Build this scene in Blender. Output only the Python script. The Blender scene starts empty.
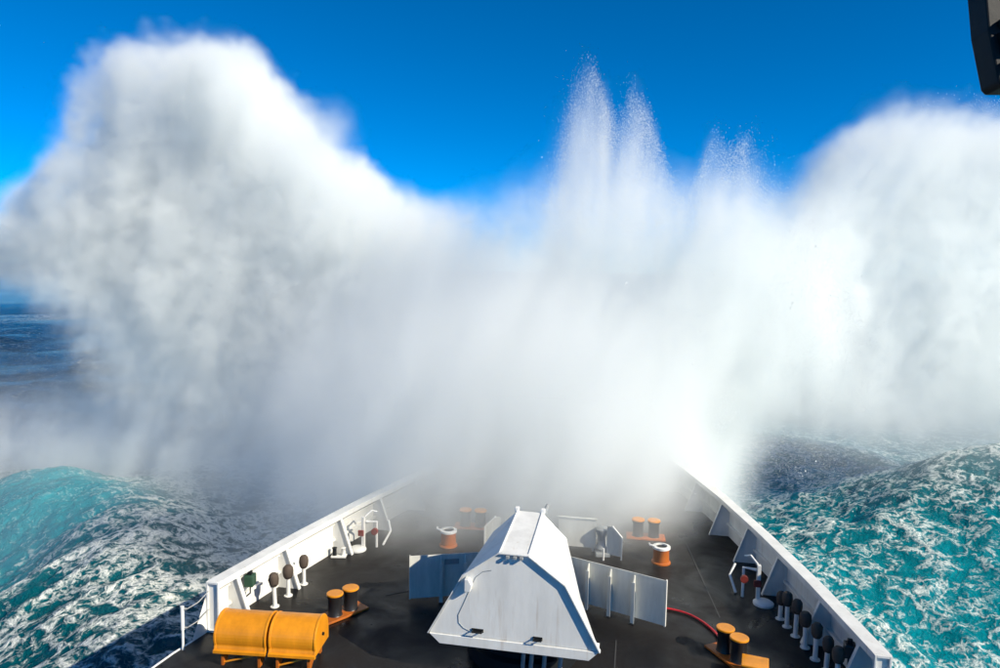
import bpy, bmesh, math, random
import numpy as np
from mathutils import Vector, Matrix

R = math.radians
random.seed(7)
rng = np.random.default_rng(7)
sc = bpy.context.scene
C = sc.collection

# ------------------------------------------------------------------ camera
# ship frame = world: x to starboard, y towards the bow, z up, deck at z = 0
YAW, PITCH, ROLL = R(10.818), R(5.115), R(0.98)
cam = bpy.data.cameras.new('camera')
cam.sensor_width = 36.0
cam.lens = 36.0 * 706 / 1000
cam.clip_start, cam.clip_end = 0.05, 60000
camo = bpy.data.objects.new('camera', cam)
C.objects.link(camo)
r = Vector((math.cos(YAW), math.sin(YAW), 0))
f = Vector((-math.sin(YAW), math.cos(YAW), 0))
u = Vector((0, 0, 1))
f2 = f * math.cos(PITCH) - u * math.sin(PITCH)
u2 = u * math.cos(PITCH) + f * math.sin(PITCH)
r3 = r * math.cos(ROLL) + u2 * math.sin(ROLL)
u3 = u2 * math.cos(ROLL) - r * math.sin(ROLL)
M = Matrix((r3, u3, -f2)).transposed().to_4x4()
M.translation = Vector((2.228, 0, 8.5))
camo.matrix_world = M
sc.camera = camo

# ------------------------------------------------------------------ world, sun, exposure
SUN_AZ, SUN_EL = R(112), R(33)          # azimuth measured from the bow towards starboard
w = bpy.data.worlds.new('World')
sc.world = w
w.use_nodes = True
nt = w.node_tree
nt.nodes.clear()
sky = nt.nodes.new('ShaderNodeTexSky')
sky.sky_type = 'NISHITA'
sky.sun_disc = False
sky.sun_elevation = SUN_EL
sky.sun_rotation = SUN_AZ
sky.air_density = 0.5
sky.dust_density = 0.0
sky.ozone_density = 7.0
sky.altitude = 0
hs = nt.nodes.new('ShaderNodeHueSaturation')
hs.inputs['Saturation'].default_value = 1.35
hs.inputs['Hue'].default_value = 0.495
bg = nt.nodes.new('ShaderNodeBackground')
bg.inputs['Strength'].default_value = 0.12
wo = nt.nodes.new('ShaderNodeOutputWorld')
nt.links.new(sky.outputs[0], hs.inputs['Color'])
nt.links.new(hs.outputs[0], bg.inputs['Color'])
nt.links.new(bg.outputs[0], wo.inputs['Surface'])

sl = bpy.data.lights.new('sun', 'SUN')
sl.energy = 5.0
sl.angle = R(0.5)
sl.color = (1.0, 0.91, 0.74)
so = bpy.data.objects.new('sun', sl)
C.objects.link(so)
sdir = Vector((math.sin(SUN_AZ) * math.cos(SUN_EL), math.cos(SUN_AZ) * math.cos(SUN_EL), math.sin(SUN_EL)))
so.rotation_euler = sdir.to_track_quat('Z', 'Y').to_euler()
so.location = (60, -20, 40)

sc.view_settings.view_transform = 'Standard'
sc.view_settings.look = 'None'
sc.view_settings.exposure = 0.45
sc.view_settings.gamma = 1.0
sc.view_settings.use_curve_mapping = False
cy = sc.cycles
cy.max_bounces = 16
cy.diffuse_bounces = 3
cy.glossy_bounces = 3
cy.volume_bounces = 8
cy.transparent_max_bounces = 8
cy.volume_step_rate = 8.0
cy.volume_max_steps = 512
cy.use_denoising = True
cy.use_adaptive_sampling = True
cy.adaptive_threshold = 0.03

# ------------------------------------------------------------------ materials
def newmat(name):
    m = bpy.data.materials.new(name)
    m.use_nodes = True
    return m, m.node_tree, m.node_tree.nodes['Principled BSDF']

def N(t, kind, **kw):
    n = t.nodes.new(kind)
    for k, v in kw.items():
        if k.startswith('_'):
            setattr(n, k[1:], v)
        else:
            n.inputs[k.replace('9', ' ')].default_value = v
    return n

def painted(name, col, rough=0.45, wear=(0.25, 0.13, 0.06), wear_amt=0.25, dirt=0.12, bump=0.15, spec=0.5, runs=0.0):
    """painted steel: fine grime variation, salt blooms, rust flecks"""
    m, t, b = newmat(name)
    tc = N(t, 'ShaderNodeTexCoord')
    n1 = N(t, 'ShaderNodeTexNoise', Scale=2.3, Detail=8.0, Roughness=0.65)
    n2 = N(t, 'ShaderNodeTexNoise', Scale=9.0, Detail=10.0, Roughness=0.7)
    mp = N(t, 'ShaderNodeMapping')
    mp.inputs['Scale'].default_value = (1, 1, 0.25)
    t.links.new(tc.outputs['Object'], mp.inputs[0])
    t.links.new(mp.outputs[0], n1.inputs[0])
    t.links.new(tc.outputs['Object'], n2.inputs[0])
    r1 = N(t, 'ShaderNodeValToRGB')
    r1.color_ramp.elements[0].position = 0.35
    r1.color_ramp.elements[1].position = 0.7
    r1.color_ramp.elements[0].color = tuple(c * (1 - dirt * 1.6) for c in col) + (1,)
    r1.color_ramp.elements[1].color = tuple(col) + (1,)
    t.links.new(n1.outputs[0], r1.inputs[0])
    r2 = N(t, 'ShaderNodeValToRGB')
    r2.color_ramp.elements[0].position = 0.66
    r2.color_ramp.elements[1].position = 0.74
    r2.color_ramp.elements[0].color = (0, 0, 0, 1)
    r2.color_ramp.elements[1].color = (wear_amt,) * 3 + (1,)
    t.links.new(n2.outputs[0], r2.inputs[0])
    mx = N(t, 'ShaderNodeMix', _data_type='RGBA')
    t.links.new(r2.outputs[0], mx.inputs[0])
    t.links.new(r1.outputs[0], mx.inputs[6])
    mx.inputs[7].default_value = tuple(wear) + (1,)
    last = mx.outputs[2]
    if runs:
        mp3 = N(t, 'ShaderNodeMapping')
        mp3.inputs['Scale'].default_value = (7.0, 7.0, 0.45)
        n3 = N(t, 'ShaderNodeTexNoise', Scale=1.0, Detail=6.0, Roughness=0.6)
        t.links.new(tc.outputs['Object'], mp3.inputs[0])
        t.links.new(mp3.outputs[0], n3.inputs[0])
        r3_ = N(t, 'ShaderNodeMapRange')
        r3_.inputs[1].default_value, r3_.inputs[2].default_value = 0.60, 0.78
        r3_.inputs[3].default_value, r3_.inputs[4].default_value = 0.0, runs
        t.links.new(n3.outputs[0], r3_.inputs[0])
        mx3 = N(t, 'ShaderNodeMix', _data_type='RGBA')
        mx3.inputs[7].default_value = (0.33, 0.22, 0.13, 1)
        t.links.new(r3_.outputs[0], mx3.inputs[0])
        t.links.new(last, mx3.inputs[6])
        last = mx3.outputs[2]
    t.links.new(last, b.inputs['Base Color'])
    bp = N(t, 'ShaderNodeBump', Strength=bump, Distance=0.01)
    t.links.new(n2.outputs[0], bp.inputs['Height'])
    t.links.new(bp.outputs[0], b.inputs['Normal'])
    b.inputs['Roughness'].default_value = rough
    b.inputs['Specular IOR Level'].default_value = spec
    return m

white = painted('white_paint', (0.78, 0.78, 0.75), 0.4, runs=0.45)
cream = painted('panel_paint', (0.74, 0.74, 0.68), 0.5, dirt=0.18, runs=0.4)
greyp = painted('grey_paint', (0.30, 0.32, 0.33), 0.5)
orange = painted('orange_gelcoat', (0.80, 0.30, 0.012), 0.35, wear=(0.3, 0.1, 0.02), wear_amt=0.4, dirt=0.2)
orange2 = painted('orange_enamel', (0.50, 0.13, 0.012), 0.5, wear=(0.12, 0.06, 0.03), wear_amt=0.7, dirt=0.25)
black = painted('black_enamel', (0.018, 0.018, 0.02), 0.4, wear=(0.1, 0.05, 0.03), wear_amt=0.4)
dark = painted('dark_steel', (0.012, 0.014, 0.016), 0.55, spec=0.2)
brown = painted('brown_canvas', (0.11, 0.08, 0.06), 0.85, dirt=0.35, wear_amt=0.1)
rustred = painted('red_valve', (0.22, 0.03, 0.02), 0.5)
redrub = painted('red_rubber', (0.65, 0.02, 0.03), 0.5)
green = painted('green_paint', (0.03, 0.08, 0.05), 0.5)
steel = painted('bare_steel', (0.45, 0.45, 0.44), 0.35, dirt=0.3)

def deck_material():
    m, t, b = newmat('nonskid_deck')
    tc = N(t, 'ShaderNodeTexCoord')
    n1 = N(t, 'ShaderNodeTexNoise', Scale=0.55, Detail=8.0, Roughness=0.6, Distortion=0.6)
    n2 = N(t, 'ShaderNodeTexNoise', Scale=60.0, Detail=3.0)
    for n in (n1, n2):
        t.links.new(tc.outputs['Object'], n.inputs[0])
    rp = N(t, 'ShaderNodeValToRGB')
    rp.color_ramp.elements[0].position = 0.3
    rp.color_ramp.elements[1].position = 0.75
    rp.color_ramp.elements[0].color = (0.006, 0.0055, 0.0055, 1)
    rp.color_ramp.elements[1].color = (0.018, 0.016, 0.015, 1)
    t.links.new(n1.outputs[0], rp.inputs[0])
    t.links.new(rp.outputs[0], b.inputs['Base Color'])
    rr = N(t, 'ShaderNodeMapRange')
    rr.inputs[1].default_value, rr.inputs[2].default_value = 0.35, 0.65
    rr.inputs[3].default_value, rr.inputs[4].default_value = 0.24, 0.75
    t.links.new(n1.outputs[0], rr.inputs[0])
    t.links.new(rr.outputs[0], b.inputs['Roughness'])
    b.inputs['Specular IOR Level'].default_value = 0.22
    bp = N(t, 'ShaderNodeBump', Strength=0.35, Distance=0.006)
    t.links.new(n2.outputs[0], bp.inputs['Height'])
    t.links.new(bp.outputs[0], b.inputs['Normal'])
    return m
deckm = deck_material()
seamm = painted('seam_paint', (0.06, 0.06, 0.06), 0.7)

# ------------------------------------------------------------------ mesh helpers
def obj(name, bm, mat, parent=None, bevel=0.0, smooth=False):
    bmesh.ops.recalc_face_normals(bm, faces=bm.faces)
    me = bpy.data.meshes.new(name)
    bm.to_mesh(me)
    bm.free()
    me.materials.append(mat)
    if smooth:
        me.shade_smooth()
        me.set_sharp_from_angle(angle=R(35))
    o = bpy.data.objects.new(name, me)
    C.objects.link(o)
    if parent is not None:
        o.parent = parent
    if bevel:
        md = o.modifiers.new('bevel', 'BEVEL')
        md.width = bevel
        md.segments = 2
        md.limit_method = 'ANGLE'
        md.angle_limit = R(30)
    return o

def tag(o, label, cat, group=None, kind=None):
    o['label'] = label
    o['category'] = cat
    if group:
        o['group'] = group
    if kind:
        o['kind'] = kind
    return o

def thing(name, label, cat, loc=(0, 0, 0), rz=0.0, group=None):
    o = bpy.data.objects.new(name, None)
    o.empty_display_size = 0.2
    C.objects.link(o)
    o.location = loc
    o.rotation_euler = (0, 0, rz)
    return tag(o, label, cat, group)

def copy_tree(o, parent=None):
    c = o.copy()
    C.objects.link(c)
    if parent is not None:
        c.parent = parent
    for ch in list(o.children):
        copy_tree(ch, c)
    return c

def box(bm, x0, x1, y0, y1, z0, z1, mat=None):
    v = [Vector((x, y, z)) for z in (z0, z1) for y in (y0, y1) for x in (x0, x1)]
    if mat is not None:
        v = [mat @ p for p in v]
    v = [bm.verts.new(p) for p in v]
    for q in ((0, 1, 3, 2), (4, 6, 7, 5), (0, 4, 5, 1), (2, 3, 7, 6), (0, 2, 6, 4), (1, 5, 7, 3)):
        bm.faces.new([v[i] for i in q])
    return bm

def tube(bm, pts, rad, n=10, cap=True):
    pts = [Vector(p) for p in pts]
    rads = rad if isinstance(rad, (list, tuple)) else [rad] * len(pts)
    rings = []
    ref = None
    for i, p in enumerate(pts):
        d = (pts[min(i + 1, len(pts) - 1)] - pts[max(i - 1, 0)]).normalized()
        if ref is None:
            ref = d.orthogonal().normalized()
        ref = (ref - d * ref.dot(d)).normalized()
        b = d.cross(ref)
        rings.append([bm.verts.new(p + (ref * math.cos(2 * math.pi * k / n) + b * math.sin(2 * math.pi * k / n)) * rads[i]) for k in range(n)])
    for a, b2 in zip(rings, rings[1:]):
        for k in range(n):
            bm.faces.new((a[k], a[(k + 1) % n], b2[(k + 1) % n], b2[k]))
    if cap:
        bm.faces.new(rings[0][::-1])
        bm.faces.new(rings[-1])
    return bm

def lathe(bm, prof, n=24, cx=0, cy_=0):
    rings = [[bm.verts.new((cx + rr_ * math.cos(2 * math.pi * k / n), cy_ + rr_ * math.sin(2 * math.pi * k / n), z)) for k in range(n)] for rr_, z in prof]
    for a, b in zip(rings, rings[1:]):
        for k in range(n):
            bm.faces.new((a[k], a[(k + 1) % n], b[(k + 1) % n], b[k]))
    bm.faces.new(rings[0][::-1])
    bm.faces.new(rings[-1])
    return bm

def prism(bm, poly, d0, d1, fn):
    """extrude a 2-D polygon between d0 and d1; fn(a, b, d) -> 3-D point"""
    A = [bm.verts.new(fn(a, b, d0)) for a, b in poly]
    B = [bm.verts.new(fn(a, b, d1)) for a, b in poly]
    n = len(poly)
    bm.faces.new(A[::-1])
    bm.faces.new(B)
    for k in range(n):
        bm.faces.new((A[k], A[(k + 1) % n], B[(k + 1) % n], B[k]))
    return bm

NB = bmesh.new

# ------------------------------------------------------------------ the sea
HWY = np.array([-12, 6, 13, 17.5, 20.5, 23.7, 27, 30, 33, 35, 36.2, 37.0])
HWX = np.array([7.9, 7.9, 7.52, 6.78, 6.18, 5.42, 4.45, 3.4, 2.1, 1.1, 0.45, 0.06])
def hw(y):
    return float(np.interp(y, HWY, HWX))

def vnoise(x, y, seed):
    g = np.random.default_rng(seed).random((256, 256)).astype(np.float32)
    xi, yi = np.floor(x).astype(int), np.floor(y).astype(int)
    fx, fy = x - xi, y - yi
    fx, fy = fx * fx * fx * (fx * (fx * 6 - 15) + 10), fy * fy * fy * (fy * (fy * 6 - 15) + 10)
    a, b = g[xi & 255, yi & 255], g[(xi + 1) & 255, yi & 255]
    c, d = g[xi & 255, (yi + 1) & 255], g[(xi + 1) & 255, (yi + 1) & 255]
    return (a * (1 - fx) + b * fx) * (1 - fy) + (c * (1 - fx) + d * fx) * fy

def fbm(x, y, seed, octs=5, gain=0.5, ridged=False):
    s, a, tot = np.zeros_like(x), 1.0, 0.0
    for k in range(octs):
        n = vnoise(x * 2 ** k + 17.3 * k, y * 2 ** k - 9.1 * k, seed + k)
        if ridged:
            n = 1 - np.abs(2 * n - 1)
        s += a * n
        tot += a
        a *= gain
    return s / tot

def sstep(a, b, x):
    t = np.clip((x - a) / (b - a), 0, 1)
    return t * t * (3 - 2 * t)

def gauss(x, y, cx, cy_, sx, sy, rot=0.0):
    c, s = math.cos(R(rot)), math.sin(R(rot))
    dx, dy = x - cx, y - cy_
    a, b = dx * c + dy * s, -dx * s + dy * c
    return np.exp(-0.5 * ((a / sx) ** 2 + (b / sy) ** 2))

SEA_Z = -5.3
def sea_fields(X, Y):
    X, Y = X.astype(np.float64), Y.astype(np.float64)
    near = sstep(140, 60, np.hypot(X, Y - 30))
    dist = np.hypot(X, Y)
    far = sstep(700, 120, dist)
    z = np.full_like(X, SEA_Z)
    for ax, ay, lam, amp, ph in ((0.9, 0.4, 46, 0.55, 0.3), (0.7, -0.7, 31, 0.35, 1.9), (0.3, 1.0, 19, 0.22, 4.0), (-0.5, 0.8, 11, 0.12, 2.2), (1, .1, 7.3, .07, 5.)):
        L = math.hypot(ax, ay)
        wob = 1.5 * vnoise(X / 60 + 3, Y / 60 + 5, 91)
        s = np.sin((ax / L * X + ay / L * Y) * 2 * math.pi / lam + ph + wob)
        z += amp * (1 - np.abs(s) * 1.3) * far
    # the mounds of water thrown up by the bow, plus an added port swell
    z += 4.6 * gauss(X, Y, 23, 38, 9.5, 6.0, 12)
    z += 1.6 * gauss(X, Y, 19, 27, 4.5, 8, -25)
    z -= 1.2 * gauss(X, Y, 15.5, 24, 3.0, 6, -20)
    z += 2.0 * gauss(X, Y, -27, 30, 8, 2.6, -38)
    z += 1.8 * gauss(X, Y, -17.5, 25.5, 2.6, 6.5, 38)
    z -= 0.8 * gauss(X, Y, -23, 25, 3, 3, 0)
    z += 1.5 * gauss(X, Y, -10, 20, 4.5, 14)  # port swell added beside the hull to shorten the ship's shadow on the water
    # churned water
    churn_r = sstep(70, 35, X) * sstep(4, 8, X) * sstep(80, 50, Y)
    churn_l = gauss(X, Y, -16, 24, 7.5, 11, 25) + 0.8 * gauss(X, Y, -12, 34, 9, 9) + 0.8 * gauss(X, Y, -30, 36, 9, 6)
    churn_l = np.clip(churn_l, 0, 1) * sstep(-3, -5, X)
    churn = np.clip(churn_r + churn_l, 0, 1) * near
    fa, fb = 0.86 * X + 0.5 * Y * np.sign(X), -0.5 * X * np.sign(X) + 0.86 * Y      # foam is drawn out along the run of the water
    n1 = fbm(fa / 1.9, fb / 4.2, 11, 6, 0.55, True)
    n2 = fbm(X / 0.9, Y / 0.9, 31, 4, 0.6)
    z += churn * (0.6 * (n1 - 0.5) + 0.3 * (n2 - 0.5))
    z += near * (1 - churn) * (0.35 * (fbm(X / 4, Y / 4, 51, 5) - 0.5))
    # keep the water outside of and below the deck edge
    # foam cover and air in the water
    big = fbm(X / 9, Y / 9, 71, 4, 0.55)
    foam = np.clip(0.72 * churn_r + 1.0 * churn_l, 0, 1) * near * np.clip(0.70 + 1.3 * (n1 - 0.5) + 1.6 * (big - 0.5), 0, 1)
    foam -= 0.2 * gauss(X, Y, -14, 18.5, 5, 4) + 0.15 * gauss(X, Y, 10, 34, 4, 8)
    foam += 0.7 * gauss(X, Y, -16.5, 28, 3.4, 5, 38) + 0.5 * gauss(X, Y, 21, 37, 9, 3.5, 12)
    foam += 0.15 * gauss(X, Y, 12, 24, 2.5, 5, -15)
    foam -= 0.55 * gauss(X, Y, 20.5, 29, 4.5, 4.5) + 1.3 * gauss(X, Y, -26, 29.5, 5.0, 2.8, -38)
    whitecap = sstep(0.70, 0.76, fbm(X / 14 + 5, Y / 9, 123, 4, 0.55)) * sstep(500, 150, dist)
    foam = np.clip(np.maximum(foam, 0.45 * whitecap), 0, 1)
    aer = np.clip(0.95 * churn_r * near * (0.55 + 0.9 * (big - 0.35)) + 1.1 * gauss(X, Y, -26.5, 29.5, 5.5, 3.6, -38) + 0.6 * gauss(X, Y, -30, 24, 3, 2.5)
                  + 0.7 * gauss(X, Y, 27, 28, 6, 4) + 0.25 * churn_l, 0, 1)
    aer = np.maximum(aer, 0.4 * churn_r * near)
    return z, foam, aer

def axis(a, b, step, lo, hi, g=1.13):
    core = list(np.arange(a, b + 1e-6, step))
    s, x, up = step, b, []
    while x < hi:
        s *= g
        x += s
        up.append(x)
    s, x, dn = step, a, []
    while x > lo:
        s *= g
        x -= s
        dn.append(x)
    return np.array(dn[::-1] + core + up)

def build_sea():
    xs = axis(-46, 46, 0.17, -22000, 22000)
    ys = axis(9, 62, 0.17, -3000, 24000)
    X, Y = np.meshgrid(xs, ys, indexing='xy')
    z, foam, aer = sea_fields(X, Y)
    # water cannot pass through the hull: hold it below the deck there
    inside = np.abs(X) < np.interp(Y, HWY, HWX) + 0.3
    z = np.where(inside & (Y < 38), np.minimum(z, SEA_Z + 0.3), z)
    nx, ny = len(xs), len(ys)
    me = bpy.data.meshes.new('sea')
    nv, nf = nx * ny, (nx - 1) * (ny - 1)
    me.vertices.add(nv)
    me.vertices.foreach_set('co', np.stack([X, Y, z], -1).astype(np.float32).ravel())
    i = (np.arange(ny - 1)[:, None] * nx + np.arange(nx - 1)[None, :]).ravel()
    q = np.stack([i, i + 1, i + 1 + nx, i + nx], -1).astype(np.int32)
    me.loops.add(nf * 4)
    me.loops.foreach_set('vertex_index', q.ravel())
    me.polygons.add(nf)
    me.polygons.foreach_set('loop_start', np.arange(nf, dtype=np.int32) * 4)
    for nm, arr in (('foam', foam), ('aer', aer)):
        at = me.attributes.new(nm, 'FLOAT', 'POINT')
        at.data.foreach_set('value', arr.astype(np.float32).ravel())
    me.update()
    me.validate()
    me.shade_smooth()
    o = bpy.data.objects.new('sea', me)
    C.objects.link(o)
    o['kind'] = 'structure'
    m, t, b = newmat('sea_water')
    tc = N(t, 'ShaderNodeTexCoord')
    fo = N(t, 'ShaderNodeAttribute', _attribute_name='foam')
    ae = N(t, 'ShaderNodeAttribute', _attribute_name='aer')
    warp = N(t, 'ShaderNodeTexNoise', Scale=1.4, Detail=4.0)
    t.links.new(tc.outputs['Object'], warp.inputs[0])
    wa = N(t, 'ShaderNodeVectorMath', _operation='MULTIPLY_ADD')
    wa.inputs[1].default_value = (0.5, 0.5, 0.5)
    t.links.new(warp.outputs['Color'], wa.inputs[0])
    t.links.new(tc.outputs['Object'], wa.inputs[2])
    def web(scale, k):
        # thin connected strands: where a smooth noise crosses its middle value
        n = N(t, 'ShaderNodeTexNoise', Scale=scale, Detail=5.0, Roughness=0.58, Distortion=0.4)
        t.links.new(wa.outputs[0], n.inputs[0])
        m1 = N(t, 'ShaderNodeMath', _operation='MULTIPLY_ADD')
        m1.inputs[1].default_value, m1.inputs[2].default_value = 2.0, -1.0
        t.links.new(n.outputs[0], m1.inputs[0])
        m2 = N(t, 'ShaderNodeMath', _operation='ABSOLUTE')
        t.links.new(m1.outputs[0], m2.inputs[0])
        m3 = N(t, 'ShaderNodeMath', _operation='MULTIPLY_ADD', _use_clamp=True)
        m3.inputs[1].default_value, m3.inputs[2].default_value = -k, 1.0
        t.links.new(m2.outputs[0], m3.inputs[0])
        return m3.outputs[0]
    def axpy(k, p, q):
        n = N(t, 'ShaderNodeMath', _operation='MULTIPLY_ADD')
        n.inputs[1].default_value = k
        t.links.new(p, n.inputs[0])
        if q is None:
            n.inputs[2].default_value = 0.0
        else:
            t.links.new(q, n.inputs[2])
        return n.outputs[0]
    lace2 = N(t, 'ShaderNodeTexNoise', Scale=7.0, Detail=6.0, Roughness=0.65, Distortion=0.6)
    t.links.new(wa.outputs[0], lace2.inputs[0])
    strands = axpy(0.50, web(0.9, 3.2), axpy(0.45, web(2.6, 3.0), axpy(0.45, lace2.outputs[0], None)))
    a3 = axpy(0.40, fo.outputs['Fac'], strands)
    fr = N(t, 'ShaderNodeMapRange', _interpolation_type='SMOOTHSTEP')
    fr.inputs[1].default_value, fr.inputs[2].default_value = 0.96, 1.55
    t.links.new(a3, fr.inputs[0])
    deep = N(t, 'ShaderNodeMix', _data_type='RGBA')
    deep.inputs[6].default_value = (0.001, 0.011, 0.02, 1)
    deep.inputs[7].default_value = (0.0, 0.25, 0.31, 1)
    t.links.new(ae.outputs['Fac'], deep.inputs[0])
    mix = N(t, 'ShaderNodeMix', _data_type='RGBA')
    mix.inputs[7].default_value = (0.80, 0.82, 0.78, 1)
    t.links.new(fr.outputs[0], mix.inputs[0])
    t.links.new(deep.outputs[2], mix.inputs[6])
    t.links.new(mix.outputs[2], b.inputs['Base Color'])
    rr = N(t, 'ShaderNodeMapRange')
    rr.inputs[3].default_value, rr.inputs[4].default_value = 0.14, 0.9
    t.links.new(fr.outputs[0], rr.inputs[0])
    t.links.new(rr.outputs[0], b.inputs['Roughness'])
    b.inputs['IOR'].default_value = 1.33
    b.inputs['Specular IOR Level'].default_value = 0.08
    rip = N(t, 'ShaderNodeTexNoise', Scale=0.8, Detail=8.0, Roughness=0.6)
    t.links.new(tc.outputs['Object'], rip.inputs[0])
    hsum = N(t, 'ShaderNodeMath', _operation='MULTIPLY_ADD')
    hsum.inputs[1].default_value = 0.5
    t.links.new(strands, hsum.inputs[0])
    t.links.new(rip.outputs[0], hsum.inputs[2])
    bp = N(t, 'ShaderNodeBump', Strength=0.7, Distance=0.3)
    t.links.new(hsum.outputs[0], bp.inputs['Height'])
    t.links.new(bp.outputs[0], b.inputs['Normal'])
    me.materials.append(m)
build_sea()

# ------------------------------------------------------------------ the ship
ship = thing('ship', 'white hulled ship with a dark foredeck and bulwarks running to the bow', 'ship')

YS = list(np.arange(-12, 36.9, 0.6)) + [36.9]
def build_deck():
    bm = NB()
    ys = YS
    L = [bm.verts.new((-hw(y), y, 0)) for y in ys]
    Mv = [bm.verts.new((0, y, 0.03)) for y in ys]
    Rv = [bm.verts.new((hw(y), y, 0)) for y in ys]
    for i in range(len(ys) - 1):
        bm.faces.new((L[i], Mv[i], Mv[i + 1], L[i + 1]))
        bm.faces.new((Mv[i], Rv[i], Rv[i + 1], Mv[i + 1]))
    o = obj('deck', bm, deckm, ship)
    o['label'] = 'wet black non-skid foredeck'
    return o
deck = build_deck()

def hull_side(s):
    bm = NB()
    rows = []
    for z, k, dy in ((1.2, 1.0, 0), (0.0, 0.995, 0), (-2.0, 0.93, -0.6), (-4.5, 0.80, -2.2), (-7.0, 0.62, -4.5)):
        rows.append([bm.verts.new((s * (hw(y) + 0.02) * k, y + dy * max(0, (y + 12) / 49), z if (y > 14.25 or z < 1) else 0.02)) for y in YS])
    for a, b in zip(rows, rows[1:]):
        for i in range(len(YS) - 1):
            bm.faces.new((a[i], a[i + 1], b[i + 1], b[i]))
    return obj('hull_side', bm, white, ship, smooth=True)
for s in (-1, 1):
    hull_side(s)

Y0 = 14.28       # aft end of the bulwarks
BY = [Y0] + list(np.arange(14.8, 36.6, 0.5)) + [36.8]
CAPW = 0.30
def sweep(poly, ys, s, name, mat, parent, off=0.0, bevel=0.0):
    """poly: (distance inboard of the deck edge, z) pairs swept along the deck edge"""
    bm = NB()
    rows = [[bm.verts.new((s * max(hw(y) - off - a, 0.01), y, z)) for a, z in poly] for y in ys]
    n = len(poly)
    for p, q in zip(rows, rows[1:]):
        for k in range(n):
            bm.faces.new((p[k], p[(k + 1) % n], q[(k + 1) % n], q[k]))
    bm.faces.new(rows[0])
    bm.faces.new(rows[-1][::-1])
    return obj(name, bm, mat, parent, bevel)

def bulwark(s):
    wall = sweep([(0.0, 0.0), (0.0, 1.17), (0.03, 1.17), (0.03, 0.0)], BY, s, 'bulwark', white, ship)
    sweep([(-0.03, 1.172), (-0.03, 1.21), (CAPW, 1.21), (CAPW, 1.06), (CAPW - 0.03, 1.06), (CAPW - 0.03, 1.172)], BY, s, 'cap_rail', white, wall, bevel=0.008)
    sweep([(0.031, 0.40), (0.031, 0.46), (0.12, 0.46), (0.12, 0.40)], BY, s, 'stiffener', white, wall)
    sweep([(0.031, 0.86), (0.031, 0.90), (0.09, 0.90), (0.09, 0.86)], BY, s, 'stiffener', white, wall)
    # slanted bracket plates
    for y in (14.9, 16.75, 19.2, 21.3, 23.4, 25.6, 27.8, 30.0):
        bm = NB()
        x = hw(y)
        prism(bm, [(x - 0.032, 0.0), (x - 0.032, 1.17), (x - CAPW + 0.035, 1.17), (x - 0.62, 0.0)], y - 0.012, y + 0.012, lambda a, b, d: (s * a, d, b))
        obj('bracket_plate', bm, white, wall)
        bm = NB()
        prism(bm, [(x - CAPW + 0.03, 1.055), (x - 0.62, 0.0), (x - 0.65, 0.0), (x - CAPW + 0.002, 1.055)], y - 0.06, y + 0.06, lambda a, b, d: (s * a, d, b))
        obj('bracket_flange', bm, white, wall)
    # the closed end: a plate with a raised frame round it
    bm = NB()
    x = hw(Y0)
    box(bm, min(s * x, s * (x - CAPW)), max(s * x, s * (x - CAPW)), Y0 - 0.02, Y0 - 0.004, 0.0, 1.17)
    obj('end_plate', bm, white, wall)
    for a, b, z0, z1 in ((x - 0.035, x + 0.01, 0, 1.215), (x - CAPW - 0.005, x - CAPW + 0.035, 0, 1.215), (x - CAPW + 0.036, x - 0.036, 1.165, 1.215), (x - CAPW + 0.036, x - 0.036, 0, 0.05)):
        bm = NB()
        box(bm, min(s * a, s * b), max(s * a, s * b), Y0 - 0.07, Y0 - 0.021, z0, z1)
        obj('end_frame', bm, white, wall, bevel=0.006)
    # slots under the rail
    for y in (15.3, 15.75, 16.3, 17.35, 17.9, 18.5, 19.8, 20.4):
        bm = NB()
        prism(bm, [(hw(y) - 0.035, 1.0), (hw(y) - 0.035, 1.055), (hw(y) - 0.05, 1.055), (hw(y) - 0.05, 1.0)], y - 0.07, y + 0.07, lambda a, b, d: (s * (a - (d - y) * 0.18), d, b))
        obj('slot', bm, dark, wall)
    bm = NB()
    for y in np.arange(14.6, 27, 0.01)[::60]:
        pass
    bm.free()
    return wall
wall_p = bulwark(-1)
wall_s = bulwark(1)
wall_p['label'] = 'sunlit white bulwark on the left'
wall_s['label'] = 'shaded white bulwark on the right'

# faint raised weld seams of the deck plating
def seam(p, q, wd=0.012):
    bm = NB()
    p, q = Vector(p), Vector(q)
    n = Vector((-(q - p).y, (q - p).x, 0)).normalized() * wd
    vs = [bm.verts.new(v) for v in (p - n, q - n, q + n, p + n)]
    ws = [bm.verts.new(Vector(v.co) + Vector((0, 0, 0.006))) for v in vs]
    bm.faces.new(ws)
    for k in range(4):
        bm.faces.new((vs[k], vs[(k + 1) % 4], ws[(k + 1) % 4], ws[k]))
    obj('weld_seam', bm, seamm, deck)
def dz(x, y):
    return 0.03 * (1 - abs(x) / hw(y)) + 0.002
for p, q in (((4.55, 17.6), (4.05, 22.5)), ((2.05, 14.0), (2.05, 15.9)), ((-3.9, 16.9), (-2.9, 17.6)), ((-2.9, 18.1), (2.9, 18.1))):
    seam((p[0], p[1], dz(*p)), (q[0], q[1], dz(*q)))

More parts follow.
